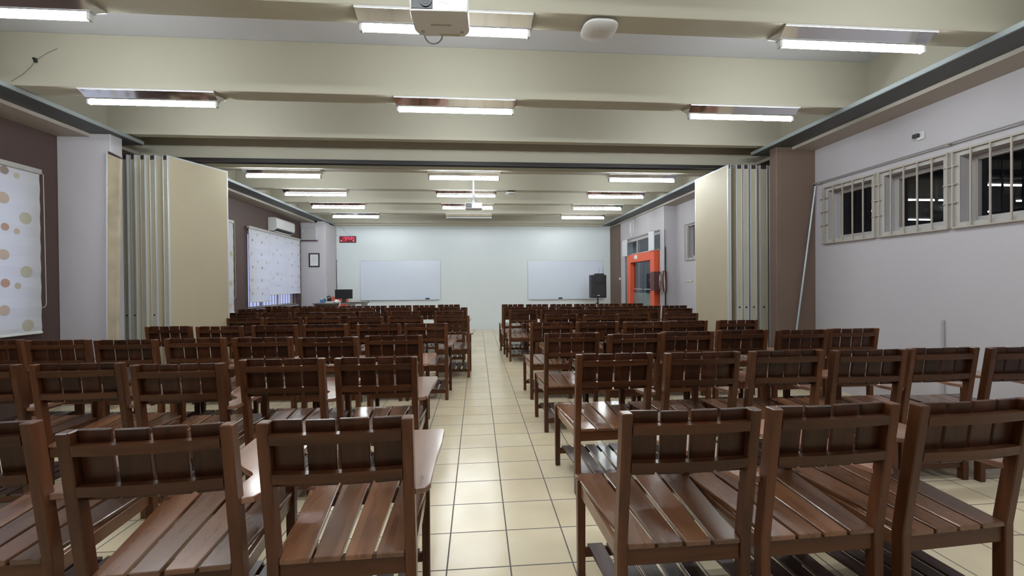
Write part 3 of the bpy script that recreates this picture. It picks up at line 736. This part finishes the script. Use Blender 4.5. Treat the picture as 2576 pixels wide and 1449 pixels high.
build('housing', MB().box(-0.10, 0.10, -0.23, 0.23, -0.075, -0.002, 'white_plastic', 0.01), p)
build('diffuser', MB().box(-0.085, 0.085, -0.21, 0.21, -0.083, -0.075, 'paper', 0.003), p)
b = MB().cyl((-4.335, 13.70, 0.0), (-4.335, 13.70, 3.25), 0.013, 'white_plastic', 10)
for z in (0.6, 1.4, 2.2, 3.0): b.box(-4.352, -4.318, 13.68, 13.739, z, z + 0.02, 'grey_plastic')
b.cyl((-4.340, 13.672, 1.0), (-4.340, 13.672, 2.25), 0.008, 'black_plastic', 8)
o = build('cable_conduit', b, smooth=True); tag(o, 'thin vertical cable conduit in the corner of the white wall', 'conduit')

# ------------------------------------------------------------------ teacher's desk and what stands on it
p = root('teacher_desk', (-3.80, 12.30, 0.0), 'dark high teacher desk in front of the far grey pillar', 'desk')
build('desk_top', MB().box(-0.66, 0.70, -0.30, 0.30, 0.935, 0.965, 'desk_top_grey', 0.004), p)
b = MB().box(-0.62, 0.02, -0.27, -0.25, 0.45, 0.935, 'desk_wood').box(-0.62, -0.60, -0.25, 0.28, 0.0, 0.935, 'desk_wood').box(0.64, 0.66, -0.27, 0.28, 0.0, 0.935, 'desk_wood').box(0.30, 0.32, -0.27, 0.28, 0.0, 0.935, 'desk_wood').box(0.32, 0.64, -0.25, 0.28, 0.70, 0.72, 'desk_wood')
build('carcass', b, p)
build('raised_shelf', MB().box(0.30, 0.715, -0.31, 0.31, 0.966, 0.985, 'desk_wood', 0.004), p)
q = build('drawer', MB().box(0.325, 0.635, -0.265, 0.2, 0.725, 0.83, 'desk_wood', 0.003), p)
build('knob', MB().cyl((0.48, -0.285, 0.78), (0.48, -0.265, 0.78), 0.012, 'aluminium', 10), q)
p = root('computer_monitor', (-3.72, 12.32, 0.965), 'black flat computer monitor on the teacher desk', 'monitor')
p.rotation_euler = (0, 0, 0.05)
q = build('screen', MB().box(-0.235, 0.235, -0.02, 0.012, 0.11, 0.37, 'black_plastic', 0.006), p)
build('screen_glass', MB().box(-0.222, 0.222, -0.0212, -0.0195, 0.125, 0.355, 'dark_screen'), q)
build('stand', MB().box(-0.05, 0.05, 0.0, 0.03, 0.012, 0.16, 'black_plastic', 0.006), p)
build('foot', MB().box(-0.11, 0.11, -0.08, 0.09, 0.0, 0.014, 'black_plastic', 0.006), p)
build('cable', MB().tube([(0.03, 0.03, 0.10), (0.12, 0.02, 0.09), (0.19, -0.03, 0.04), (0.22, -0.15, 0.02), (0.20, -0.312, 0.01), (0.19, -0.316, -0.10)], 0.005, 'black_plastic'), p, smooth=True)
p = root('storage_box', (-4.27, 12.28, 0.965), 'small blue open box at the left end of the teacher desk', 'box')
b = MB()
for q in ((-0.065, 0.065, -0.05, -0.045), (-0.065, 0.065, 0.045, 0.05), (-0.065, -0.06, -0.045, 0.045), (0.06, 0.065, -0.045, 0.045)): b.box(q[0], q[1], q[2], q[3], 0, 0.10, 'blue_box')
b.box(-0.06, 0.06, -0.045, 0.045, 0, 0.005, 'blue_box'); build('body', b, p)
build('contents', MB().box(-0.05, 0.0, -0.03, 0.03, 0.006, 0.13, 'paper', 0.002).box(0.01, 0.05, -0.035, 0.035, 0.006, 0.12, 'blue_box', 0.002), p)
p = root('desk_phone', (-4.14, 12.40, 0.965), 'black desk lamp-like telephone beside the blue box', 'telephone')
p['label'] = 'black upright device beside the blue box on the teacher desk'; p['category'] = 'device'; p.name = 'desk_device'
build('body', MB().box(-0.05, 0.05, -0.04, 0.04, 0, 0.13, 'black_plastic', 0.012), p)
build('neck', MB().tube([(0.02, 0, 0.12), (0.025, 0, 0.165), (-0.01, 0, 0.18), (-0.05, 0, 0.165), (-0.06, 0, 0.14)], 0.016, 'black_plastic', 10), p, smooth=True)
p = root('office_chair', (-4.10, 12.98, 0.0), 'orange backed chair behind the teacher desk', 'chair')
build('backrest', MB().box(-0.24, 0.24, 0.20, 0.25, 0.62, 1.115, 'orange_fabric', 0.02, seg=2), p)
build('seat', MB().box(-0.23, 0.23, -0.22, 0.22, 0.42, 0.48, 'orange_fabric', 0.02, seg=2), p)
build('back_support', MB().box(-0.03, 0.03, 0.245, 0.265, 0.43, 0.9, 'black_steel'), p)
for sx in (-0.2, 0.2):
    for sy in (-0.19, 0.19): build('leg', MB().cyl((sx, sy, 0), (sx * 0.95, sy * 0.95, 0.43), 0.013, 'black_steel', 10), p, smooth=True)
p = root('paper_stack', (-4.0, 12.16, 0.965), 'cream paper stack lying at the front of the teacher desk', 'papers')
build('sheets', MB().box(-0.15, 0.13, -0.10, 0.10, 0, 0.03, 'panel_core', 0.002).box(-0.13, 0.10, -0.08, 0.09, 0.03, 0.042, 'paper', 0.002), p)
p = root('paper_bag', (-3.84, 12.09, 0.965), 'crumpled white plastic bag hanging off the teacher desk edge', 'bag')
b = MB().lathe([(0.02, 0.0), (0.075, 0.01), (0.085, 0.04), (0.06, 0.075), (0.025, 0.095)], 'paper', 14)
for v in b.bm.verts: v.co.x += 0.02 * math.sin(v.co.y * 60 + v.co.z * 50); v.co.y += 0.012 * math.sin(v.co.x * 70)
build('body', b, p)
build('handle', MB().tube([(0.0, 0.0, 0.085), (0.06, -0.04, 0.07), (0.10, -0.08, 0.03), (0.12, -0.108, -0.02), (0.10, -0.112, -0.10)], 0.010, 'paper', 8), p, smooth=True)

# ------------------------------------------------------------------ loudspeaker
p = root('speaker_stand', (3.56, 12.45, 0.0), 'black tripod stand under the loudspeaker by the right whiteboard', 'stand')
build('pole', MB().cyl((0, 0, 0.05), (0, 0, 1.03), 0.02, 'black_steel', 14), p, smooth=True)
build('knob', MB().cyl((-0.06, -0.01, 0.86), (-0.015, 0, 0.86), 0.014, 'black_plastic', 10), p, smooth=True)
build('collar', MB().cyl((0, 0, 0.80), (0, 0, 0.90), 0.029, 'black_plastic', 14), p, smooth=True)
for k in range(3):
    a = k * 2 * PI / 3 + 0.5
    build('leg', MB().cyl((0.02 * math.cos(a), 0.02 * math.sin(a), 0.55), (0.42 * math.cos(a), 0.42 * math.sin(a), 0.012), 0.012, 'black_steel', 10), p, smooth=True)
p = root('loudspeaker', (3.535, 12.45, 1.02), 'large black loudspeaker in front of the right whiteboard', 'loudspeaker')
w, h = 0.235, 0.675
pl = [(-w + 0.02, -0.20), (w - 0.02, -0.20), (w, -0.18), (w, 0.02), (w * 0.6, 0.22), (-w * 0.6, 0.22), (-w, 0.02), (-w, -0.18)]
build('cabinet', MB().prism(pl, 0, h, 'black_plastic', 0.018), p)
build('grille', MB().box(-w + 0.035, w - 0.035, -0.206, -0.195, 0.04, 0.38, 'black_mesh', 0.004), p)
b = MB().cyl((0, -0.208, 0.20), (0, -0.196, 0.20), 0.155, 'black_mesh', 32); build('woofer', b, p, smooth=True)
b = MB().box(-0.10, 0.10, -0.206, -0.19, 0.44, 0.62, 'black_mesh', 0.01); build('horn', b, p)
b = MB()
for sx in (-0.17, 0.17):
    for z in (0.47, 0.59): b.cyl((sx, -0.205, z), (sx, -0.195, z), 0.022, 'black_mesh', 14)
build('port', b, p)
build('badge', MB().box(-0.045, 0.03, -0.2085, -0.2055, 0.062, 0.088, 'aluminium', 0.002), p)
p = root('wireless_receiver', (3.60, 12.45, 1.695), 'small black receiver with two antennas on top of the loudspeaker', 'receiver')
build('body', MB().box(-0.13, 0.13, -0.09, 0.09, 0, 0.042, 'black_plastic', 0.004), p)
build('antenna', MB().cyl((-0.02, 0.02, 0.04), (0.03, 0.02, 0.20), 0.004, 'black_plastic', 8), p, smooth=True)
build('antenna', MB().cyl((0.12, 0.02, 0.04), (0.115, 0.02, 0.22), 0.004, 'black_plastic', 8), p, smooth=True)
# fittings at the right
p = root('wall_box', (4.30, 9.80, 1.255), 'dark red wooden box with hanging cable, before the orange door', 'box')
build('case', MB().box(-0.15, 0.115, -0.02, 0.20, 0, 0.455, 'oxblood_box', 0.006), p)
build('side_flap', MB().box(0.05, 0.155, -0.05, -0.02, -0.03, 0.47, 'oxblood_box', 0.008), p)
build('label_plate', MB().box(-0.02, 0.0, -0.024, -0.02, 0.24, 0.345, 'paper'), p)
b = MB()
for q in (-0.035, 0.0, 0.03): b.tube([(0.04 + q * 0.3, -0.055, 0.48), (0.0 + q, -0.06, 0.36), (-0.005 + q, -0.06, 0.15), (0.03 + q * 0.6, -0.06, -0.02), (0.055, -0.055, -0.09), (0.10, -0.05, 0.0), (0.085 + q * .4, -0.058, 0.2), (0.08, -0.058, 0.45)], 0.006, 'cord_beige', 6)
build('coiled_cable', b, p, smooth=True)
b = MB().cyl((4.40, 9.795, 0.0), (4.40, 9.795, 2.70), 0.017, 'galvanised_steel', 12).box(4.385, 4.415, 9.79, 9.83, 1.0, 1.03, 'grey_plastic').box(4.385, 4.415, 9.79, 9.83, 2.2, 2.23, 'grey_plastic')
b.cyl((4.44, 9.80, 0.0), (4.44, 9.80, 2.3), 0.012, 'black_plastic', 10)
o = build('cable_conduit', b, smooth=True); tag(o, 'vertical metal conduit behind the dark red box by the orange door', 'conduit')
p = root('hanging_cable', (XD, 11.97, 2.77), 'pale cable looped in a U on the wall above the orange door', 'cable')
build('loop', MB().tube([(-0.012, 0.02, 0.42), (-0.012, 0.02, 0.12), (-0.012, 0.0, 0.03), (-0.012, -0.05, 0.0), (-0.012, -0.13, 0.04), (-0.012, -0.18, 0.12), (-0.012, -0.20, 0.45)], 0.010, 'paper', 8), p, smooth=True)
build('cover', MB().box(-0.02, -0.001, 0.0, 0.10, 0.12, 0.40, 'white_plastic', 0.004), p)
p = root('light_switch', (4.385, 12.90, 1.585), 'white light switch on the far brown pillar', 'switch')
q = build('plate', MB().box(-0.022, 0.022, -0.009, -0.0005, -0.035, 0.035, 'white_plastic', 0.003), p); build('rocker', MB().box(-0.012, 0.012, -0.013, -0.009, -0.02, 0.02, 'white_plastic', 0.002), q)
p = root('power_outlet', (XR, 9.2, 1.48), 'cream socket plate on the wall below the far small window', 'outlet')
build('plate', MB().box(-0.01, -0.0005, -0.14, 0.14, -0.025, 0.025, 'panel_core', 0.003), p); build('sockets', MB().box(-0.013, -0.01, -0.10, -0.03, -0.015, 0.015, 'white_plastic', 0.002).box(-0.013, -0.01, 0.03, 0.10, -0.015, 0.015, 'white_plastic', 0.002), p)
p = root('sensor_box', (XR, 4.21, 2.96), 'tiny white and black sensor high on the right wall above the windows', 'sensor')
build('bracket', MB().box(-0.02, 0.0, -0.05, 0.02, -0.03, 0.05, 'white_plastic', 0.003), p); build('eye', MB().box(-0.05, -0.018, -0.015, 0.045, 0.0, 0.04, 'black_plastic', 0.004), p)
o = build('wall_trunking', MB().box(XR - 0.02, XR - 0.0005, 3.965, 3.99, 0.0, 1.03, 'grey_plastic', 0.003)); tag(o, 'short white vertical trunking low on the right wall', 'trunking')
p = root('hanging_cable', (-4.163, 4.445, 3.60), 'thin wire with a small black clip on the beam above the left windows', 'cable')
build('wire', MB().tube([(0.19, -0.004, 0.12), (0.10, -0.006, 0.07), (0.0, -0.006, 0.0), (-0.05, -0.006, -0.07), (-0.12, -0.006, -0.14), (-0.22, -0.004, -0.205)], 0.0025, 'cord_grey', 6), p, smooth=True)
build('clip', MB().box(-0.014, 0.012, -0.018, 0.0, -0.025, 0.016, 'black_plastic', 0.003).box(-0.028, -0.004, -0.014, 0.0, 0.004, 0.022, 'black_plastic', 0.003), p)

# ------------------------------------------------------------------ tablet-arm chairs
HW = 0.262                       # half width over the back posts
def rake(z): return 0.07 * (0.962 - z) / (0.962 - 0.44) if z > 0.44 else 0.07
def shear(mb):
    for v in mb.bm.verts:
        v.co.y += rake(v.co.z)
def cuts(mb, z):
    bmesh.ops.bisect_plane(mb.bm, geom=mb.bm.verts[:] + mb.bm.edges[:] + mb.bm.faces[:], plane_co=(0, 0, z), plane_no=(0, 0, 1))
def chair_proto():
    r = root('tablet_arm_chair', (0, 0, 0))
    for s in (-1, 1):                                  # back posts: rear leg and stile in one
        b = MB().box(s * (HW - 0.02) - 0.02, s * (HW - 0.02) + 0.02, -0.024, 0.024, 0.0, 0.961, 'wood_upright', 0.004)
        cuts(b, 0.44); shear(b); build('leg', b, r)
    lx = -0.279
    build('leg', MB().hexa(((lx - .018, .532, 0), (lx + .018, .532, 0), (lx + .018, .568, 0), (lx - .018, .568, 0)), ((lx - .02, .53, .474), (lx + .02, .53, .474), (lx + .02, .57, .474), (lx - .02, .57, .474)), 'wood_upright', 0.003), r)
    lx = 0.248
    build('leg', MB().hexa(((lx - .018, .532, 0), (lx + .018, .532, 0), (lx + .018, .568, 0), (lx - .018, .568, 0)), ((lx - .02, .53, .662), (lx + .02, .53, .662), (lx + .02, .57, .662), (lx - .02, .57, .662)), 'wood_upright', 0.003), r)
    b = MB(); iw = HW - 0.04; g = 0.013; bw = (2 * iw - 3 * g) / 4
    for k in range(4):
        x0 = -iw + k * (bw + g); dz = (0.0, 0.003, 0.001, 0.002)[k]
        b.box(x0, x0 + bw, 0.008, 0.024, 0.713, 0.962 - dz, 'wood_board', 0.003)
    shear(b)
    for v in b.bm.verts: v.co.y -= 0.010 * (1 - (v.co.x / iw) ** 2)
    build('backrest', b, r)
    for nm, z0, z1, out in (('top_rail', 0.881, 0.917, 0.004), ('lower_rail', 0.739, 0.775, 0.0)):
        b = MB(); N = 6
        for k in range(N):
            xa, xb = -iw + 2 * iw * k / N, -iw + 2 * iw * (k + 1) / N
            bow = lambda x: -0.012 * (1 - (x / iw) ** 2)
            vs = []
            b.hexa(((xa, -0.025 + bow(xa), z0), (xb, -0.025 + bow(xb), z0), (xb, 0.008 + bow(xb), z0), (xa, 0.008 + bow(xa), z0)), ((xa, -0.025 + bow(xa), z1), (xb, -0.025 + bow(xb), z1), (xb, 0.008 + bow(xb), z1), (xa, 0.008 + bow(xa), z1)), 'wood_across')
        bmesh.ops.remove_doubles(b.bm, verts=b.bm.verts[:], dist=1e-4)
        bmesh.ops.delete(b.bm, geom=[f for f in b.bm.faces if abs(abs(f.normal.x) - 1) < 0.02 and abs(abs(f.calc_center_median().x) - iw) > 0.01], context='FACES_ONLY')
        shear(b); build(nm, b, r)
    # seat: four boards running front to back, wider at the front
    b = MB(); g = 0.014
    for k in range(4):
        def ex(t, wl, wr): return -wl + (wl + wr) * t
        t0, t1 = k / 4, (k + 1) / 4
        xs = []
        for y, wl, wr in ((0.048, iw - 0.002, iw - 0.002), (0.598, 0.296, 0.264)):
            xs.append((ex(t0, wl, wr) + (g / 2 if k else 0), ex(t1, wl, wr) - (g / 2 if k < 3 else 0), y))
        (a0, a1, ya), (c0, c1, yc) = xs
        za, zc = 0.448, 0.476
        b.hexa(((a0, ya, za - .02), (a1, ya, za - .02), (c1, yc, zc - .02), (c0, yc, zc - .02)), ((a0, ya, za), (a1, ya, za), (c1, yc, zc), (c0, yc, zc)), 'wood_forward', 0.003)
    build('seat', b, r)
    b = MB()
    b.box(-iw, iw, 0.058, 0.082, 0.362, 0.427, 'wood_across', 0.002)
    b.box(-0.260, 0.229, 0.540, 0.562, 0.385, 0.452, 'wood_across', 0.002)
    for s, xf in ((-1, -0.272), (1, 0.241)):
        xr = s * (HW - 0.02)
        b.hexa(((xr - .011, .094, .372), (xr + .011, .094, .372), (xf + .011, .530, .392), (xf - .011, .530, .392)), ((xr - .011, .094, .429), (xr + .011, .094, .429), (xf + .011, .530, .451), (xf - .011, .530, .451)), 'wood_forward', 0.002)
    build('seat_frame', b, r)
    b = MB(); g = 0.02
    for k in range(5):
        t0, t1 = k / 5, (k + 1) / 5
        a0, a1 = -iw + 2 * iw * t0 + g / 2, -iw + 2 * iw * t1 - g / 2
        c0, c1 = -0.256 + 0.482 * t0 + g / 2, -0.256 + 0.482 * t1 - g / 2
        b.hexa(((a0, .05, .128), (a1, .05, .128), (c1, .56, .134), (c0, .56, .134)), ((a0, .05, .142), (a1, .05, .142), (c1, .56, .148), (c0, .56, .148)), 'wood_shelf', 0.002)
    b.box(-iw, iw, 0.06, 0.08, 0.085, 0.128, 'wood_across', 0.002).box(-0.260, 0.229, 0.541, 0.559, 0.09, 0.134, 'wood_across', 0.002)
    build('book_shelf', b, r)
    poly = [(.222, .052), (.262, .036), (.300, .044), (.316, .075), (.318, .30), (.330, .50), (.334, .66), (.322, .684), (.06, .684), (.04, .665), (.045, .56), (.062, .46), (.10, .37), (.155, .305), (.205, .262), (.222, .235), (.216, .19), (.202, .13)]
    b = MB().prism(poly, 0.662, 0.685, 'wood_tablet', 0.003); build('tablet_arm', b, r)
    return r
ORD = ['first', 'second', 'third', 'fourth', 'fifth', 'sixth', 'seventh', 'eighth', 'ninth']
ROW = ['nearest row', 'second row', 'third row', 'fourth row', 'fifth row', 'sixth row', 'seventh row', 'last row before the white wall']
proto = chair_proto(); first = True; rr = random.Random(11)
for key in sorted(CHAIRS):
    left = key[0] == 'L'; j = int(key[1]) - 1
    pts = CHAIRS[key]
    pts = sorted(pts, key=lambda q: abs(q[0]))
    for i, (x, y) in enumerate(pts):
        c = proto if first else copy_thing(proto); first = False
        c.location = (x, y, 0)
        c.rotation_euler = (0, 0, ROT.get((key, i), rr.uniform(-0.02, 0.02)))
        c['label'] = 'brown slatted wooden tablet chair, %s %s of the aisle, %s' % (ORD[i], 'left' if left else 'right', ROW[j])
        c['category'] = 'chair'; c['group'] = 'wooden tablet chairs in rows'

# ------------------------------------------------------------------ sky, camera
W = bpy.data.worlds.new('World'); S.world = W; W.use_nodes = True
bg = W.node_tree.nodes['Background']; bg.inputs['Color'].default_value = (0.52, 0.60, 1.0, 1); bg.inputs['Strength'].default_value = SKY
cam = bpy.data.cameras.new('Camera'); co = bpy.data.objects.new('Camera', cam); COL.objects.link(co)
cam.sensor_fit = 'HORIZONTAL'; cam.sensor_width = 36.0; cam.lens = 1077.54 * 36.0 / 2576.0
cam.clip_start = 0.02; cam.clip_end = 200
yaw, pitch, roll = 0.0809861, -0.00750702, -0.00820508
fw = Vector((math.sin(yaw) * math.cos(pitch), math.cos(yaw) * math.cos(pitch), math.sin(pitch)))
r0 = Vector((math.cos(yaw), -math.sin(yaw), 0)); u0 = r0.cross(fw)
rv = r0 * math.cos(roll) + u0 * math.sin(roll); uv = u0 * math.cos(roll) - r0 * math.sin(roll)
M = Matrix((rv, uv, -fw)).transposed().to_4x4(); M.translation = (0, 0, EYE)
co.matrix_world = M
S.camera = co
S.view_settings.view_transform = 'Standard'; S.view_settings.look = 'None'; S.view_settings.gamma = 1.0
S.view_settings.use_curve_mapping = False
S.view_settings.exposure = EXPOSURE
S.cycles.use_denoising = True
S.cycles.max_bounces = 10; S.cycles.diffuse_bounces = 6; S.cycles.glossy_bounces = 4; S.cycles.transparent_max_bounces = 12
S.cycles.sample_clamp_indirect = 8.0; S.cycles.caustics_reflective = False; S.cycles.caustics_refractive = False
